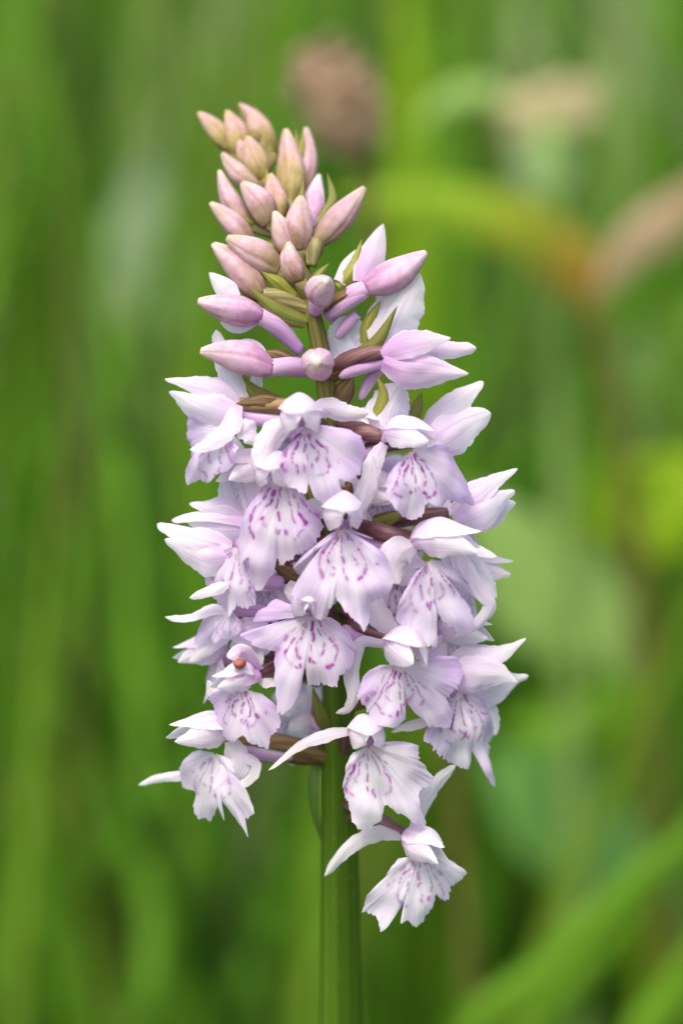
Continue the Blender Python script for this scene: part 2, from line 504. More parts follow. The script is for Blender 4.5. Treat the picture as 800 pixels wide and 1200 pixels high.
def flower(O, yaw, pitch=0, hood=1.0, lip=None, lip_yaw=None, lip_pitch=0, tilt=15, throat=None, sepals=None, seed=1, petals=None, lipsize=0.9,
           hoodpitch=None, ovary=None, pale=False, spur=True, mark=1.0, lilac=1.0, mat='petal', column=True, splay=None):
    """O = (px, py, w) of the flower's heart; sepals/petals as measured centre lines, or grown on the flower's own axes"""
    rng = random.Random(seed * 7 + 3)
    o = P(*O)
    fl = empty("flower", o, orchid)
    hp = pitch if hoodpitch is None else hoodpitch
    r, u, f = frame(yaw, hp, rng.uniform(-8, 8))
    def L(x, y, z): return o + (r * x + u * y + f * z) * (U * hood)
    h = U * hood
    front = abs(yaw) < 15
    lift = 7 if front else 0
    if splay is None: splay = 0.5 if front else 1.0
    if petals is None:
        j = lambda a: rng.uniform(-a, a)
        sheet("dorsal_sepal", [L(0, 2, -12), L(j(2), 24, 4), L(j(2), 30, 30), L(j(3), 22, 56), L(j(4), 14 + j(4), 82)],
              [(0, 7 * h), (0.3, 24 * h), (0.55, 24 * h), (0.82, 10 * h), (1, 2.5 * h)], u + f * 0.2, M[mat], fl, cup=0.6, fold=0.12, ruffle=0.08, rag=0.1, seed=seed)
        for s in (-1, 1):
            sheet("petal", [L(8 * s, -4, -8), L(20 * s, 8, 10), L(22 * s, 6, 34), L(15 * s * splay, 0 + lift, 58), L((9 + j(5)) * s * splay, -6 + lift * 1.8 + j(5), 78 + j(4))],
                  [(0, 6 * h), (0.3, 17 * h), (0.55, 18 * h), (0.82, 9 * h), (1, 2.2 * h)], r * s + u * 0.35, M[mat], fl, cup=0.45, fold=0.08, ruffle=0.1, rag=0.12, seed=seed + s)
    else:
        for k, (pts, hw, nrm, cup) in enumerate(petals):
            if len(hw) == 1: hw = [(0, hw[0] * 0.45), (0.4, hw[0]), (0.65, hw[0] * 0.86), (0.88, hw[0] * 0.36), (1, hw[0] * 0.14)]
            nv = {'c': V((0, -1, 0.1)), 'u': V((0, -0.35, 1)), 'd': V((0, -0.5, -1)), 'cu': V((0, -1, 0.8)), 'cd': V((0, -1, -0.6)), 'l': V((-1, -0.5, 0.1)), 'r': V((1, -0.5, 0.1))}[nrm]
            sheet("dorsal_sepal" if k == 0 else "petal", [P(*p) for p in pts], [(t, w * U) for t, w in hw], nv, M[mat], fl, cup=cup, ruffle=0.1, rag=0.12, seed=seed + k, fold=0.1)
    if sepals is None:
        sepals = []
        for s in (-1, 1):
            sepals.append(([L(6 * s, -4, -6), L(26 * s, 6, -4), L(48 * s, 20 + rng.uniform(-6, 6), -10), L(66 * s, 36 + rng.uniform(-14, 14), -22)], 11 * hood, f))
    for k, (pts, w, nrm) in enumerate(sepals):
        if not isinstance(pts[0], V): pts = [P(*p) for p in pts]
        nv = nrm if isinstance(nrm, V) else {'c': V((0, -1, 0.15)), 'u': V((0, -0.4, 1)), 'cd': V((0, -1, -0.6)), 'cu': V((0, -1, 0.8)), 'l': V((-1, -0.5, 0.2)), 'r': V((1, -0.5, 0.2))}[nrm]
        sheet("lateral_sepal", pts, [(0, w * 0.55 * U), (0.35, w * 1.1 * U), (0.65, w * 0.95 * U), (0.9, w * 0.55 * U), (1, w * 0.2 * U)], nv, M['sepal'], fl,
              cup=rng.uniform(0.25, 0.5), twist=rng.uniform(-0.6, 0.6), ruffle=0.16, rag=0.17, seed=seed + k * 3, fold=0.12)
    ly = yaw if lip_yaw is None else lip_yaw
    th = throat if throat else None
    tw = P(*th) if th else L(0, -8, 8)
    if lip is not False:
        if lip is None:
            poly = [(x * lipsize * rng.uniform(0.93, 1.07), y * lipsize * rng.uniform(0.93, 1.07)) for x, y in DEFAULT_LIP]
        else:
            cy = max(0.42, math.cos(R(ly)))
            poly = [((x - th[0]) * 1.06 / cy, (y - th[1]) * 1.07) for x, y in lip]
        make_lip(fl, tw, ly, lip_pitch, tilt, poly, seed, mark, lilac)
    if spur and ovary is None:
        r2, u2, f2 = frame(yaw, pitch)
        s0 = tw - f2 * (2 * U)
        tube("spur", [s0, s0 - f2 * (28 * U) - u2 * (3 * U), s0 - f2 * (64 * U) - u2 * (12 * U)], [(0, 9 * U), (0.5, 8 * U), (0.9, 5.5 * U), (1, 2.5 * U)], M['spur'], fl, n=12, m=10)
    if column and (petals is None or seed == 11):
        c0 = L(0, 2, 0)
        tube("column", [c0, c0 + (f * 12 + u * 3) * h, c0 + (f * 22 + u * 2) * h], [(0, 7 * h), (0.6, 7 * h), (1, 4 * h)], M['column'], fl, n=7, m=8)
        c1 = c0 + (f * 23 + u * 1) * h
        tube("anther", [c1, c1 + f * 5 * h], [(0, 4.5 * h), (0.6, 4 * h), (1, 2 * h)], M['anther'], fl, n=4, m=8)
    if ovary is None:
        a = axis(O[1] + 34)
        e = P(*a)
        b0 = o - f * (6 * U)
        mid = b0.lerp(e, 0.5) - f * (10 * U) + V((0, 0, 8 * U))
        ovary = [e, mid, b0]
    else:
        ovary = [P(*p) for p in ovary]
    tube("ovary", ovary, [(0, 6 * U), (0.45, 9.5 * U), (0.85, 9 * U), (1, 6.5 * U)], M['ovary_pale' if pale else 'ovary'], fl, n=22, m=18, ridges=6, depth=0.09, turn=2.6)
    return fl

# --- open flowers, measured on the spike (px, py, tenths of a mm in front of the stem)
flower((350, 487, 92), 4, 0, 0.98, hoodpitch=0, throat=(357, 500, 112), tilt=12, seed=1, sepals=[
    ([(340, 492, 95), (322, 508, 102), (311, 530, 108), (305, 550, 112)], 14, 'c'),
    ([(362, 486, 92), (384, 478, 80), (408, 485, 74), (433, 484, 66)], 11, 'c')],
    lip=[(342, 503), (344, 514), (334, 527), (323, 539), (324, 550), (336, 561), (350, 569), (357, 571), (360, 562), (368, 577), (381, 585), (391, 588), (395, 575), (392, 556), (403, 559), (415, 550), (422, 530), (418, 512), (406, 504), (388, 500), (376, 498)])
flower((326, 552, 74), -8, 0, 0.9, hoodpitch=0, throat=(329, 560, 92), tilt=8, seed=2, lip_yaw=-12, sepals=[
    ([(318, 556, 78), (300, 545, 66), (284, 548, 58)], 12, 'c'), ([(335, 556, 70), (348, 548, 60), (356, 540, 52)], 9, 'c')],
    lip=[(314, 566), (305, 579), (291, 599), (285, 618), (284, 638), (289, 653), (296, 646), (299, 648), (300, 678), (309, 680), (323, 664), (327, 645), (330, 654), (347, 643), (365, 631), (373, 613), (370, 597), (356, 581), (345, 567)])
flower((401, 600, 100), 3, 0, 0.95, hoodpitch=0, throat=(400, 618, 126), tilt=14, seed=3, sepals=[
    ([(412, 602, 100), (424, 586, 96), (434, 562, 92), (437, 534, 88)], 11, 'c'),
    ([(388, 600, 98), (372, 596, 92), (358, 588, 84)], 10, 'c'),
    ([(410, 592, 84), (432, 583, 78), (458, 587, 70)], 9, 'c')],
    lip=[(386, 626), (379, 638), (365, 649), (347, 662), (341, 675), (345, 689), (359, 701), (377, 715), (388, 703), (393, 692), (402, 706), (415, 719), (424, 730), (428, 718), (430, 698), (442, 695), (452, 685), (455, 671), (446, 647), (435, 631), (422, 625), (412, 624)])
flower((456, 512, 70), 48, 0, 0.86, hoodpitch=4, throat=(481, 527, 96), lip_yaw=22, tilt=10, seed=4,
    ovary=[(398, 498, 18), (420, 504, 50), (448, 513, 66)], sepals=[
    ([(456, 508, 50), (452, 486, 40), (462, 464, 34), (470, 450, 30)], 22, 'c'),
    ([(450, 520, 74), (438, 540, 78), (430, 560, 80), (424, 580, 80)], 10, 'c')],
    lip=[(464, 541), (453, 562), (453, 580), (464, 595), (485, 602), (499, 603), (494, 584), (500, 588), (512, 590), (521, 583), (525, 574), (538, 588), (550, 590), (546, 570), (536, 550), (524, 531), (510, 520)])
flower((500, 512, 18), 72, 20, 1.0, seed=5, petals=[
    ([(490, 520, 20), (512, 492, 24), (540, 466, 24), (566, 447, 22)], [(0, 8), (0.3, 21), (0.6, 17), (0.85, 8), (1, 5)], 'cu', 0.3),
    ([(500, 528, 34), (522, 514, 36), (548, 496, 34), (575, 484, 30)], [(0, 10), (0.35, 25), (0.65, 20), (0.9, 11), (1, 6)], 'c', 0.25),
    ([(498, 520, -8), (516, 502, -14), (545, 488, -16), (570, 480, -14)], [12], 'c', 0.3)], lip=None, throat=(508, 534, 6), lip_yaw=80, lipsize=0.7, sepals=[])
flower((530, 600, 34), 75, 18, 1.0, seed=6, petals=[
    ([(530, 600, 40), (552, 580, 44), (580, 562, 42), (606, 549, 38)], [(0, 10), (0.3, 18), (0.6, 12), (0.85, 5), (1, 2.5)], 'cu', 0.3),
    ([(532, 612, 48), (556, 602, 50), (582, 586, 46), (603, 575, 42)], [(0, 12), (0.35, 24), (0.65, 15), (0.85, 6), (1, 4)], 'c', 0.25),
    ([(540, 618, 36), (570, 608, 34), (590, 594, 32), (604, 589, 30)], [(0, 9), (0.4, 14), (0.7, 8), (1, 2.5)], 'c', 0.2)],
    lip=None, throat=(545, 616, 20), lip_yaw=70, lipsize=0.62, sepals=[([(525, 606, 20), (512, 590, 14), (504, 566, 10)], 12, 'c')])
flower((490, 634, 84), 66, 3, 0.95, seed=7, throat=(502, 655, 98), lip_yaw=20, tilt=8, ovary=[(408, 612, 20), (440, 622, 66), (486, 632, 80)], sepals=[
    ([(486, 640, 92), (470, 648, 98), (462, 664, 100), (468, 684, 100)], 19, 'c'),
    ([(535, 640, 64), (552, 668, 60), (572, 690, 58), (582, 700, 54)], 17, 'c'),
    ([(540, 634, 70), (556, 641, 72), (582, 652, 72)], 8, 'cu'),
    ([(548, 660, 76), (560, 690, 74), (574, 710, 72), (558, 732, 72), (530, 748, 70)], 7.5, 'c')],
    lip=[(487, 667), (477, 682), (465, 705), (467, 720), (480, 735), (492, 748), (504, 750), (504, 728), (508, 714), (520, 728), (537, 740), (547, 733), (546, 712), (541, 702), (551, 697), (531, 688), (520, 676), (515, 658)])
flower((366, 704, 88), -3, 0, 0.92, hoodpitch=0, throat=(365, 720, 112), tilt=12, seed=8, sepals=[
    ([(356, 702, 90), (346, 692, 80), (340, 680, 70)], 12, 'c'), ([(376, 704, 88), (388, 698, 74), (398, 686, 60)], 10, 'c')],
    lip=[(345, 724), (341, 709), (325, 703), (316, 712), (305, 718), (301, 730), (287, 742), (302, 753), (325, 760), (326, 775), (327, 795), (329, 816), (328, 827), (339, 825), (352, 809), (357, 795), (359, 774), (362, 795), (370, 796), (379, 794), (390, 799), (396, 786), (408, 775), (413, 757), (408, 743), (397, 732), (386, 723)])
flower((466, 758, 92), 18, 0, 1.02, hoodpitch=0, throat=(466, 778, 112), lip_yaw=12, tilt=10, seed=9, ovary=[(400, 716, 10), (425, 734, 60), (458, 752, 88)], sepals=[
    ([(452, 756, 98), (424, 754, 104), (413, 785, 108), (415, 815, 110), (408, 832, 108), (393, 836, 106)], 8, 'c'),
    ([(468, 752, 90), (448, 726, 84), (434, 706, 78), (424, 700, 74)], 13, 'cu')],
    lip=[(445, 778), (430, 791), (422, 814), (432, 824), (437, 840), (458, 846), (471, 838), (474, 818), (487, 835), (500, 848), (513, 848), (522, 850), (526, 840), (520, 818), (532, 806), (540, 791), (537, 775), (516, 768), (497, 772)])
flower((534, 792, 50), 70, 8, 1.0, seed=10, throat=(536, 808, 64), lip_yaw=34, tilt=6, petals=[
    ([(520, 788, 56), (548, 768, 62), (586, 764, 60), (616, 748, 54)], [(0, 8), (0.35, 17), (0.65, 12), (0.85, 4.5), (1, 2.5)], 'cu', 0.35),
    ([(524, 800, 72), (550, 792, 78), (580, 790, 76), (606, 800, 72)], [(0, 10), (0.35, 22), (0.65, 16), (0.88, 6), (1, 2.5)], 'c', 0.3),
    ([(526, 810, 52), (556, 812, 50), (590, 800, 46), (619, 792, 42)], [(0, 10), (0.35, 25), (0.65, 17), (0.85, 6), (1, 4)], 'c', 0.3)],
    sepals=[([(520, 790, 40), (500, 772, 28), (488, 752, 18)], 12, 'c'), ([(556, 812, 40), (574, 836, 36), (580, 862, 34)], 9, 'c'),
            ([(528, 826, 62), (500, 842, 66), (470, 850, 66), (458, 858, 64)], 8, 'u')],
    lip=[(523, 817), (510, 836), (498, 856), (513, 879), (528, 888), (542, 898), (549, 877), (558, 905), (569, 921), (568, 884), (581, 861), (566, 835), (558, 816)])
flower((294, 792, 86), -48, 0, 0.72, hoodpitch=-2, throat=(285, 805, 100), lip_yaw=-14, tilt=8, seed=11, ovary=[(372, 800, 14), (340, 782, 60), (304, 788, 84)], sepals=[
    ([(290, 796, 84), (268, 812, 86), (250, 812, 80), (243, 797, 76)], 8, 'c'), ([(300, 790, 80), (316, 796, 86), (326, 802, 90)], 9, 'u'),
    ([(300, 786, 60), (288, 764, 50), (278, 742, 44)], 17, 'c')],
    lip=[(272, 804), (250, 800), (247, 820), (256, 836), (259, 855), (275, 865), (288, 856), (297, 866), (313, 870), (316, 856), (326, 846), (322, 829), (306, 811)])
flower((266, 858, 70), -62, 4, 0.92, throat=(252, 882, 82), lip_yaw=-24, tilt=6, seed=12, pale=True, lilac=0.35, mark=0.7, splay=1.3,
    ovary=[(382, 888, 6), (338, 872, 36), (274, 862, 66)], sepals=[
    ([(272, 868, 92), (276, 890, 98), (266, 906, 100), (250, 926, 100)], 15, 'c'),
    ([(280, 880, 94), (296, 898, 98), (284, 914, 98), (262, 926, 98)], 9, 'cu'),
    ([(236, 902, 62), (212, 909, 58), (186, 912, 56), (162, 920, 54)], 5.5, 'c')],
    lip=[(237, 880), (223, 888), (213, 905), (215, 924), (231, 926), (234, 929), (230, 943), (234, 956), (247, 957), (259, 940), (264, 931), (266, 956), (284, 962), (290, 972), (285, 950), (295, 946), (288, 924), (276, 905), (266, 884)])
flower((427, 857, 92), 6, 0, 0.88, hoodpitch=0, throat=(431, 874, 116), tilt=10, seed=13, lilac=0.4, sepals=[
    ([(414, 856, 104), (388, 858, 110), (350, 872, 116), (314, 903, 118)], 8, 'cu'), ([(436, 850, 100), (446, 840, 90), (452, 832, 80)], 9, 'c')],
    lip=[(415, 881), (406, 902), (404, 921), (408, 933), (414, 957), (426, 966), (440, 957), (449, 938), (464, 947), (485, 961), (495, 964), (486, 942), (486, 925), (504, 913), (496, 900), (486, 891), (487, 876), (468, 866), (450, 870)])
flower((480, 986, 100), 34, 0, 0.84, hoodpitch=-4, throat=(490, 1000, 116), lip_yaw=10, tilt=8, seed=14, lilac=0.3, mark=0.85,
    ovary=[(402, 940, 12), (436, 958, 62), (474, 980, 94)], sepals=[
    ([(470, 980, 100), (440, 976, 108), (408, 994, 112), (380, 1027, 112)], 9, 'cu'),
    ([(484, 976, 92), (494, 944, 86), (512, 918, 82), (534, 896, 78)], 9, 'c')],
    lip=[(468, 1005), (454, 1023), (433, 1044), (431, 1063), (443, 1066), (447, 1083), (468, 1073), (473, 1052), (477, 1073), (486, 1082), (500, 1066), (508, 1046), (520, 1055), (527, 1037), (544, 1025), (528, 1011), (508, 1003)])
f12 = [o for o in orchid.children if o.name.startswith("flower")][10]
tube("anther", [P(284, 777, 108), P(280, 778, 120), P(278, 779, 126)], [(0, 5 * U), (0.5, 6.5 * U), (1, 3 * U)], M['anther'], f12, n=9, m=12)
for pts, hw in [([(304, 786, 90), (284, 764, 104), (266, 770, 112)], 9), ([(306, 790, 92), (284, 792, 114), (268, 786, 118)], 11)]:
    sheet("petal", [P(*p) for p in pts], [(0, hw * 0.6 * U), (0.4, hw * U), (0.8, hw * 0.8 * U), (1, hw * 0.3 * U)], (-0.5, -1, 0.3), M['pinkpetal'], f12, cup=0.4, rag=0.1, ruffle=0.1)
# left side
flower((272, 480, 40), -66, 4, 1.0, throat=(262, 504, 66), lip_yaw=-34, tilt=10, seed=15, pale=True, ovary=[(384, 492, 4), (340, 478, 30), (280, 473, 44)], petals=[
    ([(280, 472, 46), (258, 454, 52), (228, 448, 52), (193, 444, 48)], [(0, 8), (0.35, 16), (0.65, 12), (0.88, 5), (1, 3)], 'cu', 0.4),
    ([(284, 486, 58), (258, 482, 64), (230, 474, 62), (198, 459, 58)], [(0, 9), (0.35, 19), (0.65, 14), (0.88, 6), (1, 3.5)], 'c', 0.35),
    ([(276, 490, 30), (250, 490, 28), (226, 480, 26), (206, 470, 26)], [13], 'c', 0.3)], sepals=[
    ([(276, 478, 70), (268, 496, 78), (246, 514, 80), (222, 527, 78)], 13, 'cu'),
    ([(288, 478, 36), (272, 448, 30), (258, 416, 24), (253, 386, 22)], 12, 'c'),
    ([(282, 494, 72), (292, 506, 74), (304, 520, 70)], 12, 'c')],
    lip=[(209, 488), (216, 507), (224, 526), (229, 538), (221, 551), (224, 566), (240, 560), (249, 563), (262, 552), (275, 540), (280, 521)])
flower((284, 606, 34), -72, 4, 0.95, throat=(284, 622, 40), lip_yaw=-60, lipsize=0.6, seed=16, petals=[
    ([(290, 606, 40), (268, 592, 46), (244, 592, 46), (222, 590, 44)], [(0, 9), (0.35, 14), (0.65, 10), (0.88, 5), (1, 3.5)], 'cu', 0.35),
    ([(290, 612, 46), (262, 604, 50), (232, 604, 50), (201, 610, 46)], [(0, 6), (0.35, 9), (0.65, 7), (0.88, 5), (1, 3.5)], 'cu', 0.2),
    ([(292, 622, 44), (266, 622, 50), (242, 618, 48), (219, 611, 44)], [(0, 10), (0.35, 19), (0.65, 13), (0.88, 5), (1, 3)], 'c', 0.3)], sepals=[
    ([(298, 606, 44), (300, 580, 46), (290, 556, 44), (282, 540, 40)], 20, 'c'),
    ([(274, 600, 30), (266, 582, 28), (262, 560, 28)], 9, 'c')])
flower((264, 648, 60), -55, 2, 0.95, throat=(277, 640, 74), lip_yaw=-34, tilt=6, seed=17, petals=[
    ([(272, 642, 62), (246, 632, 68), (214, 624, 66), (184, 614, 62)], [(0, 10), (0.35, 17), (0.65, 12), (0.88, 7), (1, 5)], 'cu', 0.35),
    ([(270, 652, 70), (248, 654, 76), (222, 646, 72), (193, 632, 68)], [(0, 12), (0.35, 23), (0.65, 16), (0.88, 6), (1, 4)], 'c', 0.3),
    ([(268, 646, 44), (244, 642, 42), (220, 636, 40), (200, 628, 40)], [12], 'c', 0.3)], sepals=[
    ([(268, 684, 82), (250, 690, 88), (222, 701, 86)], 7, 'cu'),
    ([(272, 718, 66), (248, 712, 66), (222, 722, 62), (193, 723, 58)], 7, 'cu')],
    lip=[(262, 648), (254, 669), (244, 681), (250, 690), (256, 704), (266, 712), (275, 717), (282, 704), (290, 706), (298, 701), (300, 684), (299, 664), (290, 650)])
flower((286, 726, 40), -66, 0, 0.9, throat=(272, 714, 66), lip_yaw=-26, tilt=14, seed=18, petals=[
    ([(310, 716, 52), (292, 706, 56), (270, 708, 54), (252, 716, 50)], [14], 'cu', 0.35),
    ([(312, 728, 60), (296, 738, 66), (282, 742, 64), (262, 732, 60)], [18], 'c', 0.3)], sepals=[
    ([(286, 728, 44), (262, 742, 48), (240, 760, 46), (222, 776, 42)], 10, 'cu'),
    ([(292, 736, 40), (296, 756, 38), (290, 778, 34)], 17, 'c')],
    lip=[(254, 716), (240, 730), (234, 742), (230, 757), (240, 752), (250, 746), (258, 752), (266, 746), (276, 744), (286, 728)], mark=0.5)
# upper right, half open
flower((452, 412, 44), 72, 5, 1.0, seed=19, mat='pinkpetal', lip=False, spur=False, ovary=[(382, 436, -2), (412, 420, 30), (452, 412, 44)], petals=[
    ([(446, 414, 52), (472, 400, 60), (500, 396, 58), (528, 396, 52)], [(0, 9), (0.35, 20), (0.65, 15), (0.88, 6), (1, 3)], 'cu', 0.4),
    ([(448, 424, 58), (478, 434, 66), (514, 436, 62), (549, 438, 54)], [(0, 10), (0.35, 22), (0.65, 16), (0.88, 6), (1, 3)], 'c', 0.4),
    ([(454, 418, 34), (492, 414, 34), (530, 410, 32), (558, 408, 30)], [(0, 8), (0.35, 14), (0.65, 10), (0.9, 7), (1, 4)], 'c', 0.3)], sepals=[
    ([(448, 414, 30), (458, 380, 26), (476, 346, 22), (492, 320, 20)], 27, 'c'),
    ([(420, 420, 10), (408, 396, 4), (416, 370, 0)], 25, 'c')])
# flowers deeper in the spike, showing between the outer ones
flower((304, 548, 24), -38, 0, 0.85, seed=31, lipsize=0.8)
flower((436, 574, 14), 28, 0, 0.85, seed=32, lipsize=0.78)
flower((462, 668, 22), 36, 0, 0.85, seed=33, lipsize=0.8)
flower((316, 676, 26), -34, 0, 0.8, seed=34, lipsize=0.75)
flower((520, 736, 14), 52, 0, 0.85, seed=35, lipsize=0.8)
flower((536, 668, -12), 84, 0, 0.8, seed=36, lipsize=0.75)
flower((262, 764, 10), -74, 0, 0.75, seed=37, lipsize=0.66)
flower((420, 496, 0), 20, 4, 0.7, seed=38, lipsize=0.66)
# far side of the spike
flower((352, 826, -50), 205, 0, 0.85, seed=20, lilac=0.4, sepals=[([(366, 838, -16), (352, 826, -10), (336, 826, -4), (326, 838, 0)], 16, 'c'),
    ([(374, 840, -14), (372, 812, -10), (362, 800, -6)], 15, 'c'), ([(376, 842, -16), (380, 868, -12), (382, 900, -8)], 8, 'c'), ([(372, 846, -12), (352, 850, -6), (338, 856, -4)], 12, 'c')])
flower((448, 560, -60), 150, 0, 0.85, seed=21)
flower((330, 610, -70), 214, 0, 0.85, seed=22)
flower((440, 690, -72), 160, 0, 0.85, seed=23)
flower((345, 505, -60), 200, 0, 0.8, seed=24)

# --- spurs and ovaries that show between the flowers, belonging to the flowers above
def spur(pts, r=8):
    tube("spur", [P(*p) for p in pts], [(0, r * 0.8 * U), (0.4, r * U), (0.85, r * 0.7 * U), (1, r * 0.3 * U)], M['spur'], orchid, n=14, m=10)
for pts, r in [([(452, 424, 40), (420, 432, 34), (398, 442, 26)], 8), ([(448, 428, 26), (432, 448, 20), (422, 468, 16)], 7),
               ([(428, 343, 26), (408, 355, 20), (386, 370, 16)], 8), ([(418, 368, 12), (404, 384, 8), (394, 396, 6)], 8),
               ([(280, 486, 40), (310, 492, 38), (338, 492, 34)], 9), ([(280, 876, 60), (310, 884, 50), (342, 888, 36)], 9),
               ([(452, 640, 66), (424, 636, 50), (404, 630, 36)], 9), ([(440, 752, 80), (418, 746, 60), (402, 734, 44)], 9),
               ([(330, 684, 60), (312, 680, 66), (296, 672, 70)], 10), ([(446, 526, 60), (430, 532, 46), (414, 530, 34)], 8)]:
    spur(pts, r)

# --- bracts
def bract(pts, hw, mat, nrm=(0, -1, 0.25), twist=0.3, seed=0):
    hw *= U
    sheet("bract", [P(*p) for p in pts], [(0, hw * 0.75), (0.3, hw), (0.6, hw * 0.8), (0.88, hw * 0.28), (1, hw * 0.06)], V(nrm), M[mat], orchid, cup=0.35, fold=0.35, twist=twist, seed=seed)
for i, (pts, hw, mat) in enumerate([
    ([(360, 378, 6), (326, 364, 22), (291, 337, 26)], 11, 'bract_green'),
    ([(346, 348, 0), (326, 330, 14), (304, 316, 20)], 10, 'bract_yellow'),
    ([(356, 432, 8), (328, 416, 34), (304, 412, 38)], 9, 'bract_brown'),
    ([(318, 466, 14), (296, 458, 22), (279, 436, 22)], 9, 'bract_yellow'),
    ([(340, 480, 30), (312, 470, 48), (276, 473, 54)], 11, 'bract_brown'),
    ([(396, 336, -2), (412, 318, 10), (424, 280, 14)], 9, 'bract_yellow'),
    ([(378, 364, 8), (404, 346, 26), (432, 334, 34)], 10, 'bract_brown'),
    ([(428, 404, 14), (432, 378, 18), (446, 352, 18)], 8, 'bract_yellow'),
    ([(396, 426, 12), (438, 404, 34), (466, 358, 40)], 9, 'bract_green'),
    ([(384, 442, 10), (416, 424, 38), (450, 414, 52)], 11, 'bract_brown'),
    ([(372, 262, -10), (388, 234, -4), (383, 202, 0)], 6, 'bract_green'),
    ([(362, 306, -10), (372, 288, 4), (379, 268, 10)], 9, 'bract_yellow'),
    ([(404, 508, 10), (436, 492, 34), (448, 464, 38), (440, 438, 36)], 9, 'bract_yellow'),
    ([(396, 480, 8), (404, 458, 24), (414, 440, 32)], 12, 'bract_brown'),
    ([(404, 628, 12), (446, 612, 44), (484, 596, 46)], 11, 'bract_green'),
    ([(476, 500, 0), (486, 480, 6), (494, 458, 8)], 8, 'bract_green'),
    ([(386, 860, 12), (376, 836, 34), (366, 804, 42)], 9, 'bract_green'),
    ([(384, 886, 8), (338, 876, 40), (286, 856, 62)], 16, 'bract_brown'),
    ([(386, 606, 12), (370, 584, 40), (356, 556, 46)], 10, 'bract_yellow'),
    ([(386, 692, 10), (350, 676, 40), (312, 656, 50)], 13, 'bract_brown'),
    ([(402, 752, 12), (424, 728, 40), (452, 700, 46)], 12, 'bract_brown'),
    ([(392, 812, 10), (384, 778, 40), (372, 748, 50)], 12, 'bract_green'),
    ([(404, 830, 12), (430, 818, 40), (452, 806, 50)], 10, 'bract_brown'),
    ([(402, 960, 14), (430, 952, 50), (452, 958, 66)], 10, 'bract_brown'),
    ([(336, 252, -20), (326, 280, -2), (318, 300, 0)], 8, 'bract_green'),
    ([(334, 322, -6), (314, 298, 8), (290, 284, 10)], 9, 'bract_yellow'),
    ([(338, 300, -10), (344, 262, 0), (346, 238, 0)], 7, 'bract_green'),
    ([(312, 214, -26), (290, 200, -16), (270, 178, -14)], 8, 'bract_green'),
    ([(316, 250, -20), (296, 262, -10), (276, 244, -8)], 7, 'bract_green'),
    ([(302, 176, -44), (306, 152, -40), (300, 124, -38)], 5, 'bract_yellow'),
    ([(290, 160, -48), (286, 140, -44), (279, 118, -40)], 5, 'bract_yellow'),
    ([(340, 232, -22), (350, 196, -14), (356, 148, -10)], 7, 'bract_yellow'),
    ([(330, 226, -24), (346, 186, -20), (347, 150, -14)], 6, 'bract_yellow'),
    ([(400, 600, 6), (424, 588, 14), (448, 590, 16)], 12, 'bract_yellow'),
    ([(404, 700, 4), (432, 690, 10), (456, 692, 12)], 12, 'bract_green'),
    ([(386, 560, 6), (402, 574, 30), (412, 566, 36)], 12, 'bract_brown'),
    ([(296, 172, -40), (276, 186, -20), (262, 176, -18)], 7, 'bract_green'),
    ([(322, 224, -20), (300, 226, -4), (280, 210, 2)], 8, 'bract_green'),
    ([(330, 250, -14), (318, 226, 0), (312, 196, 4)], 8, 'bract_yellow'),
    ([(344, 296, 0), (330, 276, 14), (318, 248, 18)], 9, 'bract_green'),
    ([(348, 330, 4), (330, 312, 22), (312, 302, 28)], 9, 'bract_brown'),
    ([(338, 262, -14), (350, 240, 6), (356, 210, 8)], 7, 'bract_green'),
    ([(310, 196, -36), (316, 170, -30), (312, 140, -28)], 6, 'bract_green'),
    ([(356, 330, 0), (344, 300, 10), (336, 268, 10)], 9, 'bract_green'),
    ([(362, 350, 2), (372, 326, 14), (386, 308, 18)], 8, 'bract_green'),
]):
    bract(pts, hw, mat, twist=random.uniform(-0.4, 0.4), seed=i)
sheet("stem_leaf", [P(378, 884, -14), P(368, 910, 6), P(369, 950, 10), P(378, 990, 4)], [(0, 4 * U), (0.4, 7 * U), (0.8, 4 * U), (1, 0.5 * U)], (-0.3, -1, 0), M['stem_leaf'], orchid)
sheet("stem_leaf", [V((foot.x, foot.y - 0.001, 0.03)), V((foot.x + 0.02, foot.y - 0.01, 0.09)), V((foot.x + 0.05, foot.y - 0.015, 0.13))], [(0, 0.004), (0.4, 0.009), (1, 0.0005)], (0, -0.4, 1), M['bract_green'], orchid)
sheet("stem_leaf", [V((foot.x, foot.y + 0.001, 0.02)), V((foot.x - 0.025, foot.y + 0.01, 0.07)), V((foot.x - 0.06, foot.y + 0.012, 0.10))], [(0, 0.004), (0.4, 0.010), (1, 0.0005)], (0, -0.4, 1), M['bract_green'], orchid)

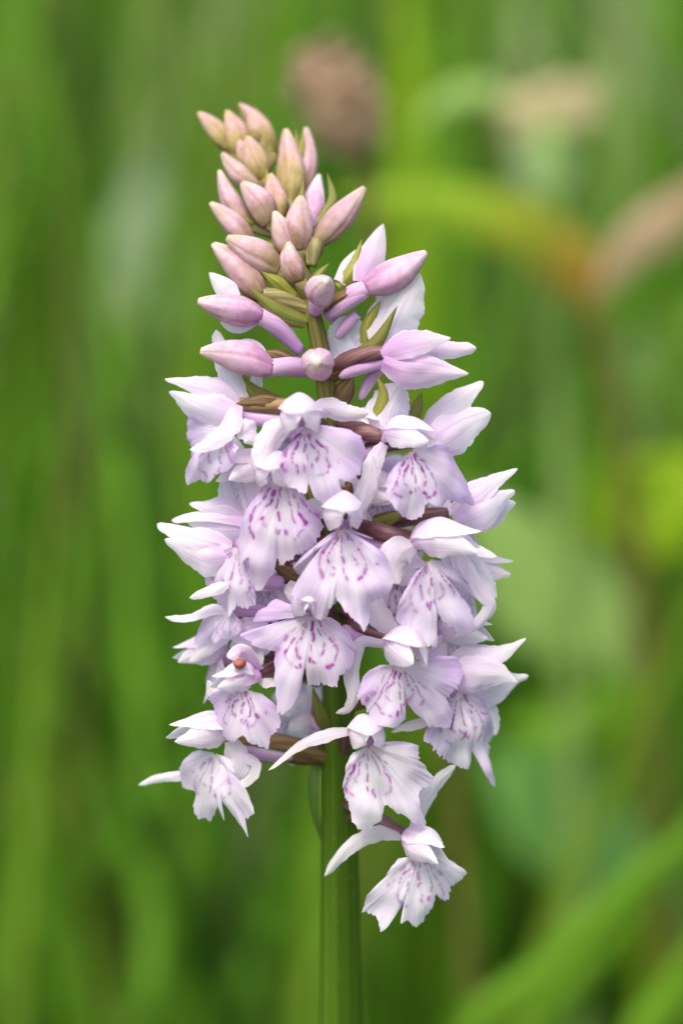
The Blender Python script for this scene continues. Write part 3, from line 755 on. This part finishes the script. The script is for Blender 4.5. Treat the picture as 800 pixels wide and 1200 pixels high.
# --- buds
def bud(base, tip, hw, mat, stalk=None, seed=0):
    """three folded sepals closed to an ovoid, with seams between them"""
    hw *= 0.88
    a, b = P(*base), P(*tip)
    if mat != 'bud_low': a = a.lerp(b, -0.14)
    ax = b - a; ln = ax.length; ax.normalize()
    ref = V((0, -1, 0.1))
    e = ax.cross(ref)
    if e.length < 0.2: e = ax.cross(V((0, 0, 1)))
    e.normalize(); g = ax.cross(e)
    rng = random.Random(seed)
    rot = rng.uniform(0, 6.28)
    bend = (e * rng.uniform(-0.09, 0.09) + g * rng.uniform(-0.06, 0.06)) * ln
    hw *= rng.uniform(0.93, 1.07)
    n, m = 30, 48
    verts, uvs, faces, tones = [], [], [], []
    kn = [(0, 0.50), (0.18, 0.86), (0.38, 1.0), (0.56, 0.93), (0.76, 0.66), (0.9, 0.42), (1.0, 0.2)]
    for i in range(n):
        t = i / (n - 1)
        r = prof(kn, t) * hw * U
        c = a + ax * (ln * t) + bend * math.sin(t * 3.14)
        for j in range(m):
            th = 2 * math.pi * j / m
            k = abs(((th + rot + 0.5 * t) / (2 * math.pi) * 3) % 1 - 0.5) * 2      # 1 at a seam, 0 at a keel
            rr = r * (1 + 0.09 * (1 - k) ** 2 - 0.09 * max(0, k - 0.8) / 0.2 + 0.07 * noise.noise(V((t * 3 + seed * 5, math.cos(th), math.sin(th)))))
            tones.append((k, t, 0, 1))
            verts.append(c + (e * math.cos(th) + g * math.sin(th)) * rr)
            uvs.append((j / m, t))
    for i in range(n - 1):
        for j in range(m):
            k = (j + 1) % m
            faces.append((i * m + j, i * m + k, (i + 1) * m + k, (i + 1) * m + j))
    faces.append(tuple(range(m - 1, -1, -1))); faces.append(tuple((n - 1) * m + j for j in range(m)))
    bo = link("bud", verts, faces, M[mat], orchid, uvs, tones)
    WORLD_OF[bo.name] = WORLD_OF[orchid.name]
    if stalk is None: stalk = axis(base[1] + 26)
    s = P(*stalk)
    tube("ovary", [s, s.lerp(a, 0.55) + V((0, 0, 4 * U)), a + ax * (4 * U)], [(0, hw * 0.42 * U), (0.55, hw * 0.62 * U), (1, hw * 0.52 * U)],
         M['ovary_olive'] if mat != 'bud_low' else M['spur'], bo, n=12, m=12, ridges=6, depth=0.07, turn=1.5)
for i, (base, tip, hw, mat) in enumerate([
    ((264, 170, -30), (233, 132, -26), 14, 'bud_top'),
    ((278, 178, -26), (266, 130, -18), 17, 'bud_top'),
    ((316, 176, -44), (281, 122, -40), 14, 'bud_top'),
    ((306, 206, -16), (290, 160, -6), 16, 'bud_top'),
    ((306, 218, -24), (260, 180, -14), 15, 'bud_mid'),
    ((338, 230, -20), (335, 152, -10), 18, 'bud_top'),
    ((350, 222, -34), (359, 150, -30), 15, 'bud_mid'),
    ((290, 260, -20), (257, 200, -12), 15, 'bud_mid'),
    ((312, 258, 0), (284, 214, 14), 18, 'bud_mid'),
    ((350, 288, 2), (352, 230, 18), 18, 'bud_mid'),
    ((364, 264, -20), (374, 205, -14), 14, 'bud_low'),
    ((378, 276, 6), (427, 220, 20), 18, 'bud_mid'),
    ((288, 282, -8), (247, 238, -4), 16, 'bud_mid'),
    ((320, 312, 14), (266, 278, 30), 19, 'bud_mid'),
    ((300, 340, 0), (250, 286, 8), 19, 'bud_mid'),
    ((378, 352, 24), (382, 328, 78), 20, 'bud_low'),
    ((306, 370, 24), (232, 353, 36), 20, 'bud_low'),
    ((318, 432, 40), (235, 411, 52), 22, 'bud_low'),
    ((376, 430, 48), (371, 424, 112), 22, 'bud_low'),
    ((428, 338, 28), (499, 296, 36), 21, 'bud_low'),
    ((324, 254, -6), (317, 204, 6), 15, 'bud_top'),
    ((334, 294, 4), (322, 248, 18), 15, 'bud_mid'),
    ((348, 326, 8), (338, 284, 20), 15, 'bud_mid'),
    ((294, 200, -24), (270, 160, -16), 14, 'bud_top'),
    ((300, 168, -40), (292, 132, -34), 13, 'bud_top'),
]):
    st = {15: (368, 366, 4), 18: (378, 440, 6), 11: (364, 312, -8), 19: (384, 372, 0), 17: (372, 436, 0), 16: (352, 412, 0)}.get(i)
    bud(base, tip, hw, mat, st, i)
# loose sepals of the flowers about to open
def loose(pts, hw, mat='sepal'):
    sheet("sepal", [P(*p) for p in pts], [(0, hw * 0.6 * U), (0.35, hw * U), (0.65, hw * 0.8 * U), (0.9, hw * 0.35 * U), (1, hw * 0.1 * U)], (0, -1, 0.2), M[mat], orchid, cup=0.35, fold=0.1, ruffle=0.05)
for pts, hw, mt in [([(276, 350, 14), (262, 336, 12), (245, 319, 10)], 13, 'sepal'), ([(300, 372, 12), (276, 378, 14), (258, 378, 14)], 13, 'sepal'),
                    ([(424, 330, 16), (436, 298, 14), (449, 262, 12)], 17, 'pinkpetal'), ([(398, 330, 4), (416, 306, 4), (430, 286, 4)], 12, 'sepal'),
                    ([(362, 262, -8), (369, 236, -6), (374, 204, -4)], 12, 'pinkpetal'), ([(298, 466, 10), (300, 448, 10), (302, 428, 10)], 8, 'sepal'),
                    ([(312, 425, 30), (292, 408, 28), (270, 406, 28)], 12, 'sepal')]:
    loose(pts, hw, mt)

# ------------------------------------------------------------------ meadow plants behind the orchid
def leaf_mat(name, a, b, trans=0.35, tip=None):
    m, nt, n, l = newmat(name)
    f = uvnoise(nt, 6, 3, 1.5, 4.0)
    c = ramp(nt, f, [(0.35, a), (0.65, b)])
    if tip: c = mixc(nt, ramp(nt, uvy(nt), [(tip[1], (0, 0, 0)), (tip[2], (1, 1, 1))]), c, tip[0])
    finish(nt, c, 0.6, 0.12, trans)
    return m
G = {
    'bright': leaf_mat("bright_green_leaf", (0.10, 0.25, 0.012), (0.17, 0.36, 0.025)),
    'mid': leaf_mat("green_leaf", (0.06, 0.17, 0.008), (0.10, 0.24, 0.014)),
    'yellow': leaf_mat("yellow_green_leaf", (0.22, 0.40, 0.010), (0.31, 0.48, 0.018)),
    'pale': leaf_mat("pale_green_leaf", (0.24, 0.40, 0.09), (0.34, 0.51, 0.15)),
    'grey': leaf_mat("grey_green_leaf", (0.30, 0.43, 0.22), (0.40, 0.52, 0.30)),
    'blue': leaf_mat("blue_green_leaf", (0.13, 0.33, 0.06), (0.20, 0.43, 0.11)),
    'dock': leaf_mat("yellow_orange_dock_leaf", (0.25, 0.15, 0.02), (0.33, 0.21, 0.03), tip=((0.22, 0.36, 0.02), 0.15, 0.7)),
    'rust': leaf_mat("rusty_dock_leaf", (0.30, 0.22, 0.12), (0.44, 0.33, 0.20)),
    'red': leaf_mat("brown_green_stalk", (0.10, 0.11, 0.02), (0.15, 0.14, 0.03), 0.1),
    'brown': leaf_mat("brown_seed", (0.26, 0.18, 0.11), (0.42, 0.30, 0.20), 0.1),
    'cream': leaf_mat("cream_petal", (0.42, 0.36, 0.19), (0.56, 0.48, 0.28), 0.3),
}
def foot_of(p): return V((p.x, p.y, -0.005))
def bleaf(parent, pts, D, hw, mat, nrm=(0, -1, 0.5), cup=0.3, wp=None, name="leaf"):
    k = D / (DIST * math.cos(PITCH)) * U
    wp = wp or [(0, 0.12), (0.3, 0.9), (0.5, 1), (0.75, 0.75), (1, 0.05)]
    return sheet(name, [B(x, y, D + (z[0] if z else 0)) for x, y, *z in pts], [(t, w * hw * k) for t, w in wp], nrm, G[mat], parent, cup=cup, fold=0.15, ruffle=0.05, n=20, m=7)
def bstem(parent, top, base, r0, r1, mat, via=None):
    pts = [base] + ([via] if via else [base.lerp(top, 0.5) + V((0.01, 0, 0))]) + [top]
    return tube("stem", pts, [(0, r0), (1, r1)], G[mat], parent, n=18, m=8)

# brown seed head
D = 0.62
top = B(372, 62, D); base = B(424, 182, D)
ft = V((base.x + 0.03, base.y + 0.02, 0))
o = empty("seed_head_plant", ft); tag(o, "brown seed head on a thin stalk above the arching yellow leaf", "seed head")
bstem(o, base, foot_of(ft), 0.0018, 0.0012, 'red', V((base.x + 0.018, base.y + 0.006, base.z * 0.6)))
core = tube("seed_head", [base, base.lerp(top, 0.5), top], [(0, 0.003), (0.3, 0.0058), (0.7, 0.0056), (1, 0.002)], G['brown'], o, n=12, m=10)
sv, sf, su = [], [], []
rng = random.Random(5)
axd = (top - base); e1 = axd.cross(V((0, 1, 0))).normalized(); e2 = axd.normalized().cross(e1)
for i in range(150):
    t = rng.random(); th = rng.uniform(0, 6.28)
    rr = prof([(0, 0.003), (0.3, 0.0058), (0.7, 0.0056), (1, 0.002)], t)
    out = e1 * math.cos(th) + e2 * math.sin(th)
    c = base + axd * t + out * rr * 0.9
    tp = c + out * 0.0026 + axd.normalized() * 0.0024
    s1 = axd.normalized().cross(out) * 0.0011
    k = len(sv)
    sv += [c + s1, c - s1, c + axd.normalized() * 0.0018, tp]
    sf += [(k, k + 1, k + 3), (k + 1, k + 2, k + 3), (k + 2, k, k + 3), (k, k + 2, k + 1)]; su += [(0, t)] * 4
sp = link("spikelets", sv, sf, G['brown'], o, su); sp["kind"] = "stuff"

# cream faded bloom
D = 0.72
hd = B(640, 140, D); ft = V((hd.x + 0.012, hd.y + 0.01, 0))
o = empty("cream_bloom", ft); tag(o, "faded cream bloom on a pale green stalk with one drooping leaf", "flower")
bstem(o, hd, foot_of(ft), 0.003, 0.002, 'pale', V((hd.x + 0.006, hd.y, hd.z * 0.6)))
for pts, hw in [([(636, 140), (670, 118), (704, 92)], 20), ([(640, 142), (612, 122), (576, 128)], 18), ([(638, 140), (660, 108), (676, 90)], 18), ([(642, 146), (672, 136), (700, 126)], 16), ([(632, 146), (610, 146), (592, 162)], 17), ([(640, 142), (634, 116), (650, 100)], 18)]:
    bleaf(o, pts, D, hw, 'cream', name="petal")
bleaf(o, [(650, 240), (640, 190), (632, 150)], D, 34, 'grey')
bleaf(o, [(610, 150), (570, 105), (520, 118), (490, 150)], D, 16, 'pale')

# dock with orange leaf
D = 0.70
nd = B(696, 340, D); ft = V((nd.x + 0.03, nd.y + 0.03, 0))
o = empty("dock_plant", ft); tag(o, "dock plant with arching yellow orange leaf and brown stalk", "dock plant")
bstem(o, nd, foot_of(ft), 0.0026, 0.002, 'red', V((nd.x + 0.012, nd.y + 0.006, nd.z * 0.72)))
bleaf(o, [(692, 352), (668, 300), (606, 258), (510, 234), (390, 234)], D, 36, 'dock', (0, -1, 0.6), wp=[(0, 0.45), (0.2, 1), (0.6, 0.95), (0.85, 0.6), (1, 0.05)])
bleaf(o, [(700, 340), (740, 285), (790, 245), (850, 190)], D, 30, 'rust', (0, -1, 0.6), wp=[(0, 0.35), (0.3, 0.8), (0.6, 1), (1, 0.1)])

# broad leaves at the right
def leafplant(label, D, leaves, stalk_to, mat='bright', cat="leafy plant", name="broad_leaf_plant", group=None):
    x, y = stalk_to
    t = B(x, y, D); ft = V((t.x + 0.01, t.y + 0.02, 0))
    o = empty(name, ft); tag(o, label, cat, group)
    bstem(o, t, foot_of(ft), 0.0025, 0.0016, mat)
    for pts, hw, mt, nrm in leaves: bleaf(o, pts, D, hw, mt, nrm)
    return o
leafplant("broad pale green leaf leaning behind the upper right flowers of the spike", 0.72,
          [([(735, 790), (690, 720), (630, 660), (545, 570)], 78, 'pale', (0, -1, 0.8)), ([(735, 790), (690, 830), (640, 850), (590, 850)], 34, 'bright', (0, -1, 0.8))], (735, 790))
leafplant("yellow green leaf spreading beside the brown dock stalk", 0.74,
          [([(690, 612), (740, 590), (800, 565), (870, 540)], 66, 'yellow', (0, -1, 0.9)), ([(690, 612), (722, 556), (800, 530)], 20, 'yellow', (0, -1, 0.9))], (690, 612), 'yellow')
leafplant("blue green broad leaf low down above the slanting grass blades", 0.74,
          [([(790, 985), (730, 965), (650, 930), (560, 880)], 84, 'blue', (0, -1, 0.9)), ([(790, 985), (740, 1000), (680, 1010), (630, 1000)], 36, 'blue', (0, -1, 0.9))], (790, 985), 'blue')
leafplant("pale grey green leaf rising under the rusty dock leaf", 0.95,
          [([(760, 520), (770, 460), (790, 400), (830, 370)], 44, 'pale', (0, -1, 0.8)), ([(740, 520), (735, 440), (720, 380)], 26, 'grey', (0, -1, 0.6))], (760, 520), 'pale')
leafplant("upright grey green leaf beside the pink bud tip", 0.85,
          [([(182, 420), (180, 330), (176, 250), (186, 170)], 50, 'grey', (0, -1, 0.5))], (182, 420), 'pale')
leafplant("pale green leaf slanting low in the grass beside the lower petals", 1.0,
          [([(10, 400), (50, 460), (100, 500), (160, 520)], 38, 'pale', (0, -1, 0.8)), ([(10, 400), (-20, 450), (-30, 520)], 30, 'pale', (0, -1, 0.8))], (10, 400), 'pale')
leafplant("small pale leaf high above the grey green leaf", 1.1,
          [([(100, 130), (90, 70), (70, 20), (60, -40)], 46, 'pale', (0, -1, 0.6))], (100, 130), 'pale')

# single grass blades that stand out
def blade(label, D, pts, hw, mat, group=None):
    p0 = B(*pts[0], D); ft = V((p0.x, p0.y, 0))
    o = bleaf(None, pts, D, hw, mat, (0.2, -1, 0.3), wp=[(0, 0.9), (0.4, 1), (0.75, 0.7), (1, 0.05)], name="grass_blade")
    tag(o, label, "grass blade", group or "single grass blades")
def longblade(label, D, pts, hw, mat, group=None):
    """a blade rooted in the ground whose upper run passes the measured points"""
    k = D / (DIST * math.cos(PITCH)) * U
    w = [B(x, y, D) for x, y in pts]
    d = w[0] - w[1]
    root = V((w[0].x + d.x / max(0.2, d.length) * 0.02 + d.x * 0.8, w[0].y + 0.02, -0.005))
    o = sheet("grass_blade", [root, root.lerp(w[0], 0.55) + V((d.x * 0.1, 0, 0.02))] + w, [(0, 0.55 * hw * k), (0.4, hw * k), (0.8, hw * 0.75 * k), (1, 0.05 * hw * k)], (0.15, -1, 0.3), G[mat], None, cup=0.25, fold=0.25, n=30, m=5)
    tag(o, label, "grass blade", group)
longblade("long green grass blade slanting up to the blue green leaf", 0.62, [(540, 1240), (650, 1130), (740, 1040), (840, 960), (900, 920)], 20, 'bright')
longblade("short broad grass blade leaning outward below the slanting blades", 0.62, [(740, 1260), (790, 1170), (840, 1090), (880, 1040)], 24, 'bright')
longblade("second green grass blade lying along the long slanting one", 0.66, [(620, 1240), (700, 1120), (770, 1030), (850, 900)], 16, 'bright')
longblade("tall straight grass blade passing behind the left petals", 0.95, [(152, 1220), (150, 900), (148, 600), (140, 300), (128, 20)], 26, 'mid')
longblade("bright grass blade curving down and away from the tall straight one", 0.70, [(95, 1230), (48, 1010), (14, 850), (-20, 720)], 22, 'mid')
longblade("tall yellow green grass blade rising beside the brown seed head", 0.8, [(490, 600), (484, 300), (480, 100), (470, -100)], 22, 'yellow')
longblade("thin grass blade standing between the seed head and cream bloom", 0.8, [(540, 700), (536, 400), (530, 150), (520, -80)], 16, 'bright')
longblade("dark thin grass blade crossing behind the orchid stem", 0.8, [(250, 1240), (320, 1120), (400, 1060), (470, 1040)], 16, 'mid')

# meadow grass: one mass nobody could count
def grass_mat():
    m, nt, n, l = newmat("meadow_grass_blades")
    at = n.new("ShaderNodeVertexColor"); at.layer_name = "tone"
    f = uvnoise(nt, 3, 3, 1.0, 2.0)
    c = mixc(nt, 0.5, at.outputs[0], ramp(nt, f, [(0.3, (0.7, 0.7, 0.7)), (0.7, (1.2, 1.2, 1.1))]), 'MULTIPLY')
    finish(nt, c, 0.6, 0.12, 0.4)
    return m
GM = grass_mat()
def grass(name, n, y0, y1, hmin, hmax, wmin, wmax, seed, label, spread=0.34, power=1.6, leaning=0.28, clear=False):
    rng = random.Random(seed)
    vs, fs, us, cs = [], [], [], []
    for i in range(n):
        y = y0 + (y1 - y0) * rng.random() ** power
        half = 0.10 + spread * (y + DIST)
        x = rng.uniform(-half, half)
        if clear and x > 0.012 and rng.random() < 0.85: continue
        clump = noise.noise(V((x * 5 + seed, y * 4, 3.1)))
        if clump < -0.28 and rng.random() < 0.7: continue
        h = rng.uniform(hmin, hmax) * (1 + 0.35 * clump)
        w = rng.uniform(wmin, wmax)
        lean = rng.gauss(0, leaning); la = rng.uniform(0, 6.28)
        az = rng.uniform(-0.9, 0.9)
        dx, dy = math.cos(la) * abs(lean) * h, math.sin(la) * abs(lean) * h
        if y + dy < 0.21: dy = abs(dy)           # none falls forward into the orchid
        curl = rng.uniform(0.2, 1.0)
        q = rng.random(); yl = rng.random()
        col = V((0.068, 0.200, 0.012)).lerp(V((0.148, 0.32, 0.026)), q)
        col *= 1.12 * (1 + 1.15 * noise.noise(V((x * 16, y * 5, 7 + seed))))
        if yl > 0.93 and not clear: col = V((0.34, 0.42, 0.18)); w *= 1.5
        elif yl > 0.84: col = V((0.20, 0.34, 0.03))
        elif yl < 0.07: col = V((0.22, 0.22, 0.06))
        elif yl < 0.24: col = V((0.03, 0.10, 0.008))
        sx, sy = math.cos(az) * w, math.sin(az) * w
        k = len(vs); S = 5
        for s in range(S + 1):
            t = s / S
            b = t ** (1 + curl)
            ww = (1 - t ** 2.2) * 0.5 + 0.02
            c = V((x + dx * b, y + dy * b, h * t * (1 - 0.25 * abs(lean) * t) - 0.006))
            vs += [c - V((sx, sy, 0)) * ww, c + V((sx, sy, 0)) * ww]
            us += [(0, t), (1, t)]
            cs += [(*col, 1)] * 2
        for s in range(S):
            a = k + s * 2
            fs.append((a, a + 1, a + 3, a + 2))
    o = link(name, vs, fs, GM, None, us, cs)
    tag(o, label, "grass", None, "stuff")
grass("meadow_grass", 5200, 0.36, 2.6, 0.22, 0.46, 0.003, 0.008, 1, "green meadow grass filling the field behind the orchid")
grass("far_meadow_grass", 9000, 2.4, 16, 0.30, 0.62, 0.008, 0.02, 2, "distant tall meadow grass beyond the nearer blades", spread=0.30, power=1.4)
grass("near_meadow_grass", 520, 0.23, 0.46, 0.16, 0.42, 0.003, 0.008, 3, "nearer arching grass blades just behind the orchid", spread=0.2, power=0.9, leaning=0.6, clear=True)
